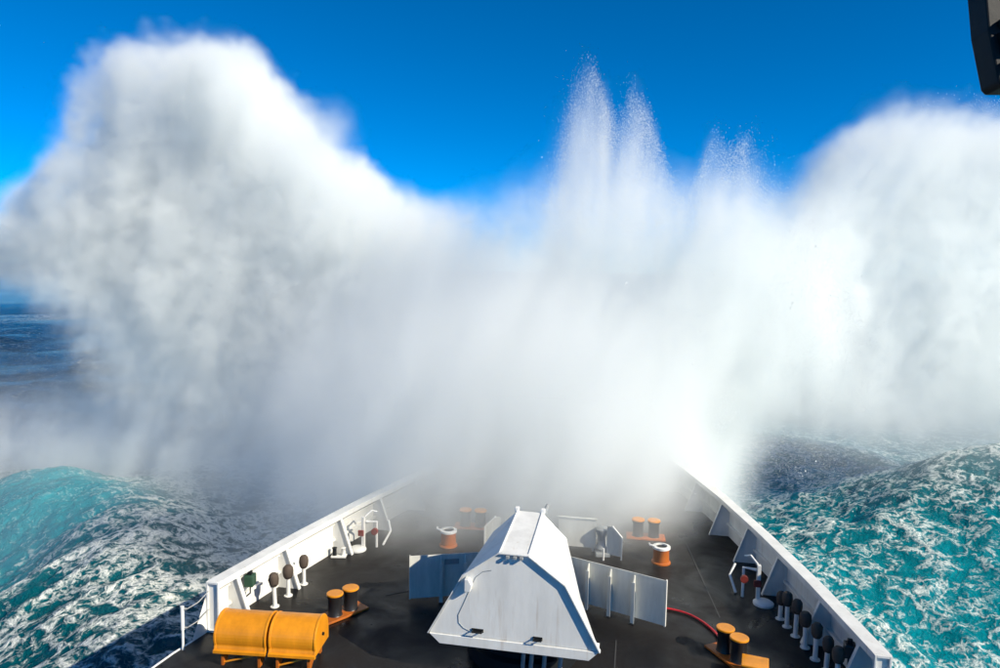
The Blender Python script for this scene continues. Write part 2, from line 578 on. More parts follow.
# ------------------------------------------------------------------ gun turret
def build_turret():
    t = thing('gun_turret', 'faceted white gun turret standing in the middle of the foredeck', 'gun turret', (0, 0, 0))
    YR = 13.55
    # (y, ridge half width, ridge z, shoulder half width, shoulder z, base half width, base z)
    st = [(YR, 0.30, 2.83, 1.04, 2.30, 1.76, 1.00),
          (15.72, 0.285, 2.98, 0.86, 2.42, 1.22, 1.02),
          (17.0, 0.22, 2.15, 0.62, 1.75, 0.85, 1.00)]
    bm = NB()
    rows = []
    for y, a, za, b, zb, c, zc in st:
        rows.append([bm.verts.new(p) for p in ((-c, y, zc), (-b, y, zb), (-a, y, za), (a, y, za), (b, y, zb), (c, y, zc))])
    for p, q in zip(rows, rows[1:]):
        for k in range(6):
            bm.faces.new((p[k], p[(k + 1) % 6], q[(k + 1) % 6], q[k]))
    bm.faces.new(rows[0])
    bm.faces.new(rows[-1])
    sh = obj('shell', bm, white, t, bevel=0.02)
    # the plating overlaps the rear plate as a lip
    y = YR
    prof = [(-1.76, 1.00), (-1.04, 2.30), (-0.30, 2.83), (0.30, 2.83), (1.04, 2.30), (1.76, 1.00)]
    for k in range(5):
        a, b = Vector(prof[k]), Vector(prof[k + 1])
        nrm = Vector((-(b - a).y, (b - a).x)).normalized() * 0.035
        bm = NB()
        dep = 0.065 if k >= 3 else 0.05
        prism(bm, [a, b, b + nrm * 0.6, a + nrm * 0.6], y - dep, y + 0.05, lambda p, q, d: (p, d, q))
        obj('edge_lip', bm, white, t)
    # lower skirt folding in under the rear plate
    bm = NB()
    prism(bm, [(-1.75, 1.0), (-1.52, 0.80), (1.55, 0.80), (1.75, 1.0)], y - 0.03, y + 0.35, lambda p, q, d: (p, d, q))
    obj('skirt', bm, white, t, bevel=0.01)
    # roof edge strips and their front knobs
    for s in (-1, 1):
        bm = NB()
        tube(bm, [(s * 0.30, YR, 2.835), (s * 0.285, 15.72, 2.985)], 0.022, 6)
        obj('roof_edge', bm, white, t)
        bm = NB()
        box(bm, s * 0.30 - 0.05, s * 0.30 + 0.05, 15.66, 15.78, 2.95, 3.07)
        obj('knob', bm, white, t, bevel=0.02)
    # grab handles with brackets on the rear plate
    for x, z, wd in ((-0.72, 1.16, 0.10), (0.52, 1.13, 0.08)):
        bm = NB()
        tube(bm, [(x - wd, y - 0.002, z), (x - wd, y - 0.10, z), (x + wd, y - 0.10, z), (x + wd, y - 0.002, z)], 0.018, 8)
        h = obj('handle', bm, dark, t)
        bm = NB()
        box(bm, x - wd * 1.2, x + wd * 1.2, y - 0.022, y - 0.002, z - 0.035, z + 0.035)
        obj('handle_plate', bm, dark, h)
    # hoist lug on the left shoulder
    bm = NB()
    prism(bm, [(-0.98, 2.02), (-0.98, 2.28), (-0.90, 2.28), (-0.83, 2.16), (-0.86, 2.02)], y - 0.16, y - 0.002, lambda p, q, d: (p, d, q))
    obj('lug', bm, white, t, bevel=0.01)
    # cable down the rear plate
    bm = NB()
    pts = [(-0.45, 2.46), (-0.62, 2.42), (-0.78, 2.28), (-0.90, 2.0), (-1.02, 1.7), (-1.13, 1.45), (-1.12, 1.28), (-1.02, 1.18), (-0.9, 1.13), (-0.76, 1.14)]
    tube(bm, [(a, y - 0.006, b) for a, b in pts], 0.006, 6)
    obj('cable', bm, greyp, t)
    # hinges on the top edge
    for x in (-0.12, 0.03, 0.16):
        bm = NB()
        box(bm, x - 0.035, x + 0.035, y - 0.09, y - 0.003, 2.755, 2.815)
        obj('hinge', bm, greyp, t, bevel=0.008)
    # gun barrel leaving the sloped front
    bm = NB()
    tube(bm, [(0, 16.6, 1.95), (0, 17.4, 1.95), (0, 17.4, 1.95), (0, 19.2, 1.97)], [0.16, 0.14, 0.07, 0.055], 16)
    obj('barrel', bm, greyp, t, smooth=True)
    # the ring it turns on, and the pipes under the skirt
    bm = NB()
    lathe(bm, [(1.25, 0.02), (1.25, 0.35), (1.1, 0.38), (1.1, 0.99)], 40, 0, 15.1)
    obj('base_ring', bm, dark, t, smooth=True)
    for x in (0.35, 0.62, 0.95, 0.18):
        bm = NB()
        tube(bm, [(x, 14.0, 0.02), (x, 13.85, 0.35), (x + 0.03, 13.85, 0.82)], 0.045, 8)
        obj('pipe', bm, greyp, t, smooth=True)
    return t
build_turret()

# ------------------------------------------------------------------ breakwater panels beside the turret
def breakwater(s, label):
    a, b = Vector((s * 0.75, 17.56, 0)), Vector((s * 3.17, 16.62, 0))
    d = (b - a).normalized()
    n = Vector((d.y, -d.x, 0))
    if n.y > 0:
        n = -n
    L = (b - a).length
    t = thing('breakwater_panel', label, 'breakwater', (0, 0, 0), group='breakwater panels either side of the turret')
    P = lambda l, o, z: a + d * l + n * o + Vector((0, 0, z))
    bm = NB()
    prism(bm, [(0, 0.13), (L, 0.13), (L, 1.25), (0, 1.25)], 0.0, -0.02, lambda l, z, o: P(l, o, z))
    pl = obj('plate', bm, cream, t, bevel=0.004)
    bm = NB()
    prism(bm, [(L - 0.012, 0.13), (L + 0.02, 0.13), (L + 0.02, 1.27), (L - 0.012, 1.27)], 0.035, -0.03, lambda l, z, o: P(l, o, z))
    obj('edge_bar', bm, cream, t)
    for l in (L - 0.78, L - 1.40, L - 2.0):
        bm = NB()
        prism(bm, [(0.001, 0.0), (0.001, 1.20), (0.05, 1.20), (0.11, 1.05), (0.11, 0.0)], l - 0.012, l + 0.012, lambda o, z, q: P(q, o, z))
        rb = obj('rib', bm, cream, t)
        bm = NB()
        prism(bm, [(0.111, 0.0), (0.111, 1.05), (0.125, 1.05), (0.125, 0.0)], l - 0.045, l + 0.045, lambda o, z, q: P(q, o, z))
        obj('rib_flange', bm, cream, rb)
        bm = NB()
        prism(bm, [(-0.08, -0.0), (-0.08, 0.02), (0.2, 0.02), (0.2, 0.0)], l - 0.08, l + 0.08, lambda o, z, q: P(q, o, z + 0.01))
        obj('foot', bm, dark, rb)
    if s < 0:
        bm = NB()
        prism(bm, [(L - 1.25, 0.98), (L - 0.88, 0.98), (L - 0.88, 1.12), (L - 1.25, 1.12)], 0.002, 0.012, lambda l, z, o: P(l, o, z))
        obj('name_plate', bm, greyp, t)
    return t
breakwater(-1, 'pale breakwater panel left of the turret with a dark plate on it')
breakwater(1, 'cream breakwater panel right of the turret with a red hose behind its edge')

# ------------------------------------------------------------------ bollards
def bollard(loc, rz, label, sep=0.45):
    t = thing('mooring_bollard', label, 'bollard', loc, rz, 'mooring bollards on the foredeck')
    bm = NB()
    box(bm, -sep / 2 - 0.36, sep / 2 + 0.36, -0.27, 0.27, 0.02, 0.075)
    obj('base_plate', bm, orange2, t, bevel=0.01)
    for sx in (-1, 1):
        bm = NB()
        lathe(bm, [(0.185, 0.076), (0.17, 0.10), (0.165, 0.48), (0.195, 0.53), (0.195, 0.575)], 28, sx * sep / 2, 0)
        p = obj('post', bm, black, t, smooth=True)
        bm = NB()
        lathe(bm, [(0.198, 0.576), (0.205, 0.585), (0.205, 0.61), (0.19, 0.622)], 28, sx * sep / 2, 0)
        obj('post_cap', bm, orange, p, smooth=True)
    return t
bollard((-4.60, 15.72, 0), math.atan2(0.38, 0.25), 'double bollard with orange caps right of the orange covers')
bollard((4.58, 15.72, 0), math.atan2(-0.38, 0.25), 'double bollard with bright orange caps at the end of the red hose')
bollard((-2.82, 22.2, 0), R(5), 'misty double bollard ahead of the left breakwater panel', 0.5)
bollard((2.80, 22.6, 0), R(2), 'misty double bollard beyond the white-lidded drum on the right', 0.5)

# ------------------------------------------------------------------ orange drums with white lids
def drum(loc, label):
    t = thing('deck_drum', label, 'drum', loc, 0, 'orange drums with white lids')
    bm = NB()
    lathe(bm, [(0.28, 0.0), (0.28, 0.04), (0.235, 0.06), (0.225, 0.40), (0.25, 0.44)], 28)
    obj('body', bm, orange2, t, smooth=True)
    bm = NB()
    n = 32
    pr = [(0.26, 0.441), (0.26, 0.50), (0.17, 0.515), (0.17, 0.445)]
    rings = [[bm.verts.new((rr_ * math.cos(2 * math.pi * k / n), rr_ * math.sin(2 * math.pi * k / n), z)) for k in range(n)] for rr_, z in pr]
    for i in range(4):
        a, b = rings[i], rings[(i + 1) % 4]
        for k in range(n):
            bm.faces.new((a[k], a[(k + 1) % n], b[(k + 1) % n], b[k]))
    lid = obj('lid', bm, white, t, smooth=True)
    bm = NB()
    lathe(bm, [(0.165, 0.442), (0.165, 0.47)], 24)
    obj('well', bm, dark, lid)
    bm = NB()
    tube(bm, [(-0.2, -0.16, 0.53), (-0.33, -0.14, 0.56), (-0.36, 0.0, 0.55)], 0.03, 8)
    obj('latch', bm, white, lid)
    return t
drum((-3.2, 20.5, 0.015), 'misty orange drum with white lid left of the turret')
drum((3.22, 20.7, 0.015), 'orange drum with white ring lid right of the turret')

# ------------------------------------------------------------------ orange half-barrel covers
def cover(x0, x1, label):
    rz = R(6.0)
    t = thing('equipment_cover', label, 'cover', (-5.25, 13.5, 0), rz, 'orange covers by the left bulwark')
    y0, z0, rad = 0.0, 0.62, 0.42
    prof = []
    for k in range(25):
        a = R(200) - R(205) * k / 24
        prof.append((y0 + rad * math.cos(a), z0 + rad * math.sin(a)))
    prof = [(-rad - 0.005, 0.36)] + prof + [(rad, 0.36)]
    bm = NB()
    prism(bm, prof, x0, x1, lambda a, b, d: (d, a, b))
    obj('shell', bm, orange, t, bevel=0.015, smooth=False)
    for m_ in bm_polys_smooth:
        pass
    bm = NB()
    prism(bm, [(-rad - 0.06, 0.33), (-rad - 0.06, 0.385), (-rad - 0.006, 0.40), (-rad - 0.006, 0.33)], x0 - 0.02, x1 + 0.02, lambda a, b, d: (d, a, b))
    obj('flange', bm, orange, t)
    for xe, s in ((x0, -1), (x1, 1)):
        bm = NB()
        pr2 = [(a * 1.03, (b - z0) * 1.03 + z0) for a, b in prof]
        prism(bm, pr2, xe - 0.03, xe + 0.012 * s + (0.03 if s < 0 else 0.0), lambda a, b, d: (d, a, b))
        obj('end_rim', bm, orange, t, bevel=0.008)
    bm = NB()
    tube(bm, [(x1 + 0.012, 0.02, 0.64), (x1 + 0.05, 0.02, 0.64)], 0.035, 10)
    obj('latch', bm, dark, t)
    # cradle
    for xs in (x0 + 0.15, x1 - 0.15):
        bm = NB()
        prism(bm, [(-0.40, 0.03), (-0.40, 0.328), (0.38, 0.328), (0.38, 0.03), (0.28, 0.03), (0.0, 0.22), (-0.28, 0.03)], xs - 0.025, xs + 0.025, lambda a, b, d: (d, a, b))
        obj('cradle', bm, orange2, t)
    bm = NB()
    tube(bm, [(x0 + 0.15, -0.36, 0.08), (x1 - 0.15, -0.36, 0.30)], 0.02, 8)
    obj('brace', bm, orange, t)
    return t
bm_polys_smooth = ()
cover(-1.10, 0.0, 'longer orange half-barrel cover at the left, nearest the bulwark')
cover(0.10, 1.08, 'orange half-barrel cover with its sunlit round end facing right')

# ------------------------------------------------------------------ canvas-hooded posts along both bulwarks
def hooded_post(x, y, h, label, k=1.0, group='hooded posts along the bulwarks'):
    t = thing('hooded_post', label, 'post', (x, y, 0.01), random.uniform(0, 6), group)
    t.rotation_euler[0] = random.uniform(-0.05, 0.05)
    h += random.uniform(-0.05, 0.04)
    k *= random.uniform(0.88, 1.1)
    bm = NB()
    lathe(bm, [(0.11, 0.0), (0.11, 0.02), (0.055, 0.025), (0.05, h - 0.30)], 14)
    obj('post', bm, white, t, smooth=True)
    bm = NB()
    pr = [(0.09, h - 0.33), (0.125, h - 0.27), (0.14, h - 0.16), (0.13, h - 0.06), (0.08, h + 0.0), (0.02, h + 0.015)]
    lathe(bm, [(rr_ * k, z) for rr_, z in pr], 14)
    for v in bm.verts:
        nn = math.sin(v.co.x * 37 + x * 5) * math.sin(v.co.y * 41 + y * 7) * math.sin(v.co.z * 29 + x)
        v.co.x *= 1 + 0.12 * nn
        v.co.y *= 1 - 0.10 * nn
    hd = obj('hood', bm, brown, t, smooth=True)
    bm = NB()
    lathe(bm, [(0.115 * k, h - 0.29), (0.12 * k, h - 0.28), (0.12 * k, h - 0.265), (0.115 * k, h - 0.255)], 14)
    obj('lashing', bm, dark, hd)
for x, y, h, lb in ((-6.4, 15.69, 0.86, 'hooded post closest to the orange covers'), (-6.36, 16.31, 0.86, 'middle of the three hooded posts at the sunlit left bulwark'),
                    (-6.28, 17.02, 0.84, 'farthest of the three hooded posts at the sunlit left bulwark')):
    hooded_post(x, y, h, lb)
for i, (x, y, h) in enumerate(((6.01, 17.86, 0.80), (6.10, 17.48, 0.92), (6.20, 17.05, 0.92), (6.31, 16.56, 0.92), (6.41, 16.07, 0.90), (6.53, 15.62, 0.90), (6.62, 15.15, 0.9))):
    lbs = ['short hooded post farthest along the row at the right bulwark', 'second farthest hooded post in the right bulwark row', 'third farthest hooded post in the right bulwark row',
           'hooded post in the middle of the right bulwark row', 'third nearest hooded post in the right bulwark row', 'second nearest hooded post in the right bulwark row',
           'nearest hooded post in the right bulwark row, cut by the picture edge']
    hooded_post(x, y, h - 0.06, lbs[i], 0.92)

# ------------------------------------------------------------------ hydrant stands by the bulwarks
def hydrant(x, y, s, label):
    t = thing('hydrant_stand', label, 'hydrant', (x, y, 0.01), 0, 'hydrant stands by the bulwarks')
    bm = NB()
    lathe(bm, [(0.26, 0.0), (0.26, 0.05), (0.2, 0.09), (0.12, 0.10)], 20, s * 0.12, -0.15)
    obj('base', bm, white, t, smooth=True)
    bm = NB()
    box(bm, -0.045, 0.045, -0.06, 0.06, 0.0, 0.98)
    obj('post', bm, white, t, bevel=0.008)
    bm = NB()
    tube(bm, [(-s * 0.03, 0.05, 0.98), (-s * 0.18, 0.25, 1.12), (-s * 0.3, 0.35, 1.05)], 0.028, 8)
    obj('arm', bm, white, t)
    bm = NB()
    tube(bm, [(-s * 0.35, 0.2, 0.0), (-s * 0.35, 0.2, 0.8), (-s * 0.05, 0.05, 0.82)], 0.04, 10)
    pp = obj('pipe', bm, white, t, smooth=True)
    bm = NB()
    tube(bm, [(-s * 0.35, 0.08, 0.55), (-s * 0.35, -0.02, 0.55)], 0.10, 14)
    obj('valve_wheel', bm, rustred, pp)
    bm = NB()
    box(bm, -0.13, 0.05, -0.13, -0.061, 0.42, 0.60)
    obj('valve', bm, rustred, t, bevel=0.02)
    bm = NB()
    tube(bm, [(-s * 0.5, 0.35, 0.02), (-s * 0.62, 0.7, 0.35), (-s * 0.45, 1.0, 0.55)], 0.035, 8)
    obj('hose_rest', bm, white, t)
hydrant(5.62, 18.75, 1, 'white hydrant stand with dark red valves at the right bulwark')
hydrant(-5.66, 19.7, -1, 'misty white hydrant stand with dark red valves at the left bulwark')

# low fittings at the foot of the far left bulwark
def mooring_roller(x, y, label):
    t = thing('mooring_roller', label, 'roller', (x, y, 0.01), R(12), 'rollers at the foot of the left bulwark')
    bm = NB()
    box(bm, -0.22, 0.22, -0.12, 0.12, 0, 0.05)
    obj('base', bm, white, t, bevel=0.01)
    for s in (-1, 1):
        bm = NB()
        lathe(bm, [(0.07, 0.051), (0.06, 0.08), (0.06, 0.24), (0.08, 0.27), (0.03, 0.29)], 14, s * 0.13, 0)
        obj('roller', bm, (dark if s < 0 else white), t, smooth=True)
mooring_roller(-6.12, 18.95, 'small roller fitting at the foot of the left bulwark')

# ------------------------------------------------------------------ boxes fixed to the bulwarks
def lamp_box(x, y, s, z, mat, label):
    t = thing('junction_box', label, 'box', (x, y, z), R(-9) * s, 'boxes on the bulwarks')
    bm = NB()
    box(bm, -0.11, 0.11, -0.13, 0.13, -0.13, 0.15)
    obj('housing', bm, mat, t, bevel=0.02)
    bm = NB()
    box(bm, -0.05, 0.05, -0.05, 0.05, 0.151, 0.24)
    obj('gland', bm, dark, t, bevel=0.01)
    bm = NB()
    tube(bm, [(-s * 0.02, -0.05, -0.131), (-s * 0.02, -0.05, -0.30), (s * 0.12, -0.12, -0.42)], 0.018, 8)
    obj('conduit', bm, dark, t)
lamp_box(-6.87, 15.35, -1, 0.80, green, 'green box on the sunlit left bulwark')
lamp_box(6.83, 15.15, 1, 0.78, black, 'dark box on the shaded right bulwark near the picture edge')

# ------------------------------------------------------------------ winch shelter ahead of the turret
def side_screen(s, label):
    t = thing('winch_screen', label, 'screen', (0, 0, 0), group='screens round the winch')
    bm = NB()
    prism(bm, [(1.62, 0.1), (2.05, 0.1), (2.05, 0.70), (1.78, 0.97), (1.62, 0.97)], 20.62, 20.64, lambda a, b, d: (s * a, d + (2.05 - a) * 0.3, b))
    obj('plate', bm, cream, t)
    bm = NB()
    prism(bm, [(2.05, 0.0), (2.09, 0.0), (2.09, 0.70), (1.79, 1.0), (1.76, 0.97), (2.05, 0.69)], 20.56, 20.66, lambda a, b, d: (s * a, d + (2.05 - a) * 0.3, b))
    obj('edge_bar', bm, white, t)
    return t
side_screen(1, 'small pale screen with slanted top right of the turret, by the winch')
side_screen(-1, 'small pale screen with slanted top half hidden left of the turret')
def front_screen():
    t = thing('winch_backboard', 'misty cream board standing ahead of the turret, left of the winch', 'screen', (0, 0, 0))
    bm = NB()
    box(bm, 0.15, 1.28, 21.0, 21.03, 0.15, 1.02)
    obj('plate', bm, cream, t)
    bm = NB()
    box(bm, 0.13, 1.30, 20.98, 21.05, 1.021, 1.06)
    obj('top_bar', bm, cream, t)
    for x in (0.2, 1.2):
        bm = NB()
        box(bm, x - 0.03, x + 0.03, 21.031, 21.10, 0.01, 1.02)
        obj('leg', bm, cream, t)
front_screen()
def winch():
    t = thing('winch', 'grey deck winch beside the small slanted screen', 'winch', (1.48, 20.95, 0.02), R(10))
    bm = NB()
    box(bm, -0.22, 0.22, -0.3, 0.3, 0, 0.12)
    obj('bed', bm, greyp, t, bevel=0.02)
    bm = NB()
    lathe(bm, [(0.20, 0.121), (0.22, 0.2), (0.15, 0.32), (0.14, 0.55), (0.20, 0.68), (0.21, 0.78), (0.12, 0.84)], 24)
    obj('drum', bm, greyp, t, smooth=True)
    bm = NB()
    tube(bm, [(-0.02, -0.5, 0.0), (-0.02, -0.5, 0.36)], 0.03, 8)
    obj('lever', bm, white, t)
winch()

# ------------------------------------------------------------------ red hose
def hose():
    bm = NB()
    pts = [(2.2, 17.6, 0.06), (2.9, 17.72, 0.05), (3.4, 17.70, 0.05), (3.8, 17.52, 0.05), (4.1, 17.2, 0.05), (4.33, 16.78, 0.05), (4.45, 16.35, 0.06)]
    v = [Vector(p) for p in pts]
    out = []
    for i in range(len(v) - 1):
        p0, p1, p2, p3 = v[max(i - 1, 0)], v[i], v[i + 1], v[min(i + 2, len(v) - 1)]
        for k in range(6):
            q = k / 6
            out.append(0.5 * ((2 * p1) + (p2 - p0) * q + (2 * p0 - 5 * p1 + 4 * p2 - p3) * q * q + (3 * p1 - p0 - 3 * p2 + p3) * q ** 3))
    tube(bm, out + [v[-1]], 0.028, 8)
    o = obj('hose', bm, redrub, None, smooth=True)
    tag(o, 'red hose on the deck from the right breakwater panel to the bollard', 'hose')
hose()

# ------------------------------------------------------------------ fitting low right, at the picture edge
def chest():
    t = thing('deck_box', 'orange box at the bottom edge beside the right bollard', 'box', (4.95, 14.95, 0.02), R(-10))
    bm = NB()
    box(bm, -0.25, 0.25, -0.25, 0.2, 0, 0.36)
    obj('body', bm, orange2, t, bevel=0.02)
    bm = NB()
    box(bm, -0.27, 0.27, -0.27, 0.22, 0.361, 0.41)
    obj('lid', bm, orange, t, bevel=0.015)
chest()

# ------------------------------------------------------------------ rail stanchion and lifelines aft of the left bulwark
def stanchion():
    t = thing('rail_stanchion', 'white stanchion post on the deck edge left of the bulwark end', 'stanchion', (-7.38, 13.42, 0))
    bm = NB()
    tube(bm, [(0, 0, 0), (0, 0, 0.46), (0, 0, 0.461), (0, 0, 1.0)], [0.03, 0.03, 0.043, 0.043], 12)
    obj('post', bm, white, t, smooth=True)
    for z in (0.93, 0.5):
        bm = NB()
        tube(bm, [(0.0, 0.0, z), (0.09, 0.03, z + 0.01)], 0.022, 8)
        obj('eye', bm, steel, t)
    for z in (0.93, 0.5):
        bm = NB()
        tube(bm, [(0.09, 0.03, z), (0.09, 0.45, z - 0.04), (0.12, 0.80, z + 0.06)], 0.012, 6)
        obj('lifeline', bm, steel, t)
stanchion()

# ------------------------------------------------------------------ wiper arm hanging outside the bridge window, top right
def wiper():
    t = thing('wiper_arm', 'dark metal wiper arm end hanging at the top right corner', 'wiper', (0, 0, 0))
    o = Vector((2.228, 0, 8.5))
    def at(px, py, dist):
        d = f2 + r3 * (px - 500) / 706 + u3 * (334 - py) / 706
        return o + d * dist
    D = 1.3
    sc_ = D / 706
    base = at(1003, 88, D)
    X, Z, Y = r3, (at(996, -10, D) - at(1004, 88, D)).normalized(), f2
    P = lambda a, b, c: base + X * a + Z * b + Y * c
    wd = 0.034
    bm = NB()
    prism(bm, [(-0.021, 0.004), (-0.014, -0.004), (wd, -0.004), (wd, 0.60), (-0.034, 0.60), (-0.032, 0.10)], -0.02, 0.03, lambda a, b, d: P(a, b, d))
    obj('arm', bm, dark, t, bevel=0.003)
    for b in (0.035, 0.11, 0.19):
        bm = NB()
        tube(bm, [P(-0.006, b, -0.0205), P(-0.006, b, -0.032)], 0.010, 6)
        obj('bolt', bm, black, t)
    bm = NB()
    prism(bm, [(-0.012, 0.055), (wd + 0.01, 0.055), (wd + 0.01, 0.092), (-0.018, 0.092)], -0.03, -0.0205, lambda a, b, d: P(a, b, d))
    obj('clamp', bm, dark, t)
    bm = NB()
    tube(bm, [P(0.02, 0.6, 0.0), P(0.02, 0.64, 0.0), P(0.5, 0.66, 0.0)], 0.03, 12)
    obj('pivot_shaft', bm, dark, t)
wiper()

# ------------------------------------------------------------------ the burst of spray
# top of the spray wall over the bow (x, z) and its underside
TOP = [(-46, 3), (-44, 8), (-40.5, 11.5), (-37.5, 12.8), (-35, 14.2), (-33.4, 17.0), (-31.5, 19.8), (-28.5, 21.8), (-23, 21.6), (-20.7, 20.0), (-17.4, 16.6), (-15, 14.9), (-12, 12.8),
       (-9.7, 12.6), (-7.9, 12.8), (-5, 13.2), (-2, 13.8), (3, 13.6), (6.5, 13.4), (8.7, 13.6), (10.3, 14.2), (12.5, 16.3), (15.5, 17.3), (19, 17.0), (26, 17.0), (40, 15)]
LOW = [(-46, 8.5), (-39, 8.2), (-36.5, 7.8), (-34.5, 6.6), (-33, 5.2), (-31.5, 2.0), (-29, -3), (-26, -7), (0, -7), (5, -6), (7, -3.2), (10, -0.6), (13, 0.2), (17, 0.6), (20, 0.9), (30, 1.5), (40, 2)]
JET = [(-46, 0), (-6, 5.5), (-4, 9.0), (-2.8, 12.0), (-2.0, 16.2), (-1.1, 18.7), (-0.2, 19.6), (0.5, 17.6), (1.0, 17.0), (1.7, 18.4), (2.6, 17.2), (3.3, 15.4), (4.0, 13.4), (4.6, 12.8), (5.1, 14.2), (5.8, 16.2), (6.4, 15.4), (6.9, 15.4),
       (7.4, 16.0), (8.0, 14.6), (8.6, 13.0), (9.3, 11.0), (10.0, 11.5), (11, 11.8), (12.0, 9.5), (14, 5), (40, 0)]
# the outlines were read at the wall's middle; its aft face stands a little nearer the ship
SWEEP = 0.42                # the starboard wing trails off ahead, turned to the sun
def wall_y(x):
    return 38.0 + SWEEP * max(x - 7.0, 0.0)
def nearer(pts, back):
    out = []
    for a, b in pts:
        x = a
        for _ in range(30):
            k = (wall_y(x) - back) / 38.0
            x = 2.2 + (a - 2.2) * k
        out.append((x, 8.5 + (b - 8.5) * k))
    return out
TOP, LOW, JET = nearer(TOP, 3.8), nearer(LOW, 3.8), [(2.2 + (a - 2.2) * 0.93, 8.5 + (b - 8.5) * 0.93) for a, b in [(p, q - 0.7) for p, q in JET]]
GX0, GX1, GY0, GY1, GZ0, GZ1 = -44.0, 34.0, 14.0, 56.0, -7.0, 25.0
SPRAY_Y = 38.0

def build_spray():
    g = bpy.data.node_groups.new('spray_field', 'GeometryNodeTree')
    g.interface.new_socket('Geometry', in_out='INPUT', socket_type='NodeSocketGeometry')
    g.interface.new_socket('Geometry', in_out='OUTPUT', socket_type='NodeSocketGeometry')
    nd, ln = g.nodes, g.links
    def wire(v, s):
        if hasattr(v, 'links') or hasattr(v, 'is_output'):
            ln.new(v, s)
        else:
            s.default_value = v
    def mth(op, *a, clamp=False):
        n = nd.new('ShaderNodeMath')
        n.operation = op
        n.use_clamp = clamp
        for i, v in enumerate(a):
            wire(v, n.inputs[i])
        return n.outputs[0]
    add = lambda a, b: mth('ADD', a, b)
    sub = lambda a, b: mth('SUBTRACT', a, b)
    mul = lambda a, b: mth('MULTIPLY', a, b)
    mad = lambda a, b, c: mth('MULTIPLY_ADD', a, b, c)
    def smooth(x, a, b, o0=0.0, o1=1.0):
        n = nd.new('ShaderNodeMapRange')
        n.interpolation_type = 'SMOOTHSTEP'
        wire(x, n.inputs[0])
        wire(a, n.inputs[1]); wire(b, n.inputs[2])
        n.inputs[3].default_value, n.inputs[4].default_value = o0, o1
        return n.outputs[0]
    def gs(x, c, s):          # gaussian
        d = mul(sub(x, c), 1.0 / s)
        return mth('EXPONENT', mul(mul(d, d), -0.5))
    def noise(vec, scale, detail, rough=0.55):
        n = nd.new('ShaderNodeTexNoise')
        n.inputs['Scale'].default_value = scale
        n.inputs['Detail'].default_value = detail
        n.inputs['Roughness'].default_value = rough
        ln.new(vec, n.inputs['Vector'])
        return n
    def curve(x, pts, z0=-10.0, z1=30.0, x0=-46.0, x1=62.0):
        n = nd.new('ShaderNodeFloatCurve')
        cv = n.mapping.curves[0]
        P = [((a - x0) / (x1 - x0), (b - z0) / (z1 - z0)) for a, b in pts]
        cv.points[0].location = P[0]
        cv.points[1].location = P[-1]
        for p in P[1:-1]:
            cv.points.new(*p)
        for p in cv.points:
            p.handle_type = 'AUTO_CLAMPED'
        n.mapping.update()
        ln.new(mul(sub(x, x0), 1.0 / (x1 - x0)), n.inputs['Value'])
        return mad(n.outputs[0], z1 - z0, z0)
    pos = nd.new('GeometryNodeInputPosition').outputs[0]
    # big and small billows push the sampling position about
    def warp(vec, scale, amp, detail):
        n = noise(vec, scale, detail)
        a = nd.new('ShaderNodeVectorMath'); a.operation = 'SUBTRACT'
        ln.new(n.outputs['Color'], a.inputs[0]); a.inputs[1].default_value = (0.5, 0.5, 0.5)
        b = nd.new('ShaderNodeVectorMath'); b.operation = 'MULTIPLY_ADD'
        ln.new(a.outputs[0], b.inputs[0]); b.inputs[1].default_value = (amp, amp, amp)
        ln.new(vec, b.inputs[2])
        return b.outputs[0]
    wp = warp(pos, 0.16, 3.0, 2.0)
    wp = warp(wp, 0.55, 1.5, 3.0)
    wp = warp(wp, 1.5, 1.15, 3.0)
    sp = nd.new('ShaderNodeSeparateXYZ'); ln.new(wp, sp.inputs[0])
    x, y, z = sp.outputs
    sr = nd.new('ShaderNodeSeparateXYZ'); ln.new(pos, sr.inputs[0])
    rx, ry, rz = sr.outputs
    # streaks drawn out along the flight of the water
    st = nd.new('ShaderNodeVectorMath'); st.operation = 'MULTIPLY'
    st.inputs[1].default_value = (1.0, 0.6, 0.14)
    ln.new(pos, st.inputs[0])
    streak = noise(st.outputs[0], 1.3, 6.0, 0.65).outputs[0]
    cloud = noise(pos, 0.22, 5.0, 0.6).outputs[0]
    # finer veils of falling drops, leaning with the wind
    sk = nd.new('ShaderNodeSeparateXYZ'); ln.new(wp, sk.inputs[0])
    cb = nd.new('ShaderNodeCombineXYZ')
    wire(mad(sk.outputs[2], -0.35, sk.outputs[0]), cb.inputs[0])
    wire(mul(sk.outputs[1], 0.7), cb.inputs[1])
    wire(mul(sk.outputs[2], 0.22), cb.inputs[2])
    veil = noise(cb.outputs[0], 0.75, 6.0, 0.62).outputs[0]
    grain = noise(pos, 1.7, 3.0, 0.6).outputs[0]
    # --- the wall of spray
    side = smooth(mth('ABSOLUTE', add(x, -1.5)), 5.0, 14.0)               # 0 in the middle, 1 in the two wings
    top = curve(x, TOP)
    low = curve(x, LOW)
    left = smooth(x, -6.0, -14.0)
    edge = add(mad(side, -2.5, 4.2), mul(left, -0.7))
    mid = sub(1.0, smooth(mth('ABSOLUTE', add(x, -1.5)), 4.0, 13.0))
    yy = mad(mid, 5.0, sub(y, mul(mth('MAXIMUM', sub(x, 7.0), 0.0), SWEEP)))     # the middle bulges aft over the bow
    # cauliflower bumps on the two wings
    def billow(scale, seed):
        ofs = nd.new('ShaderNodeVectorMath'); ofs.operation = 'ADD'
        ofs.inputs[1].default_value = (seed, seed * 0.7, -seed)
        ln.new(pos, ofs.inputs[0])
        return mth('ABSOLUTE', mad(noise(ofs.outputs[0], scale, 2.0, 0.5).outputs[0], 2.0, -1.0))
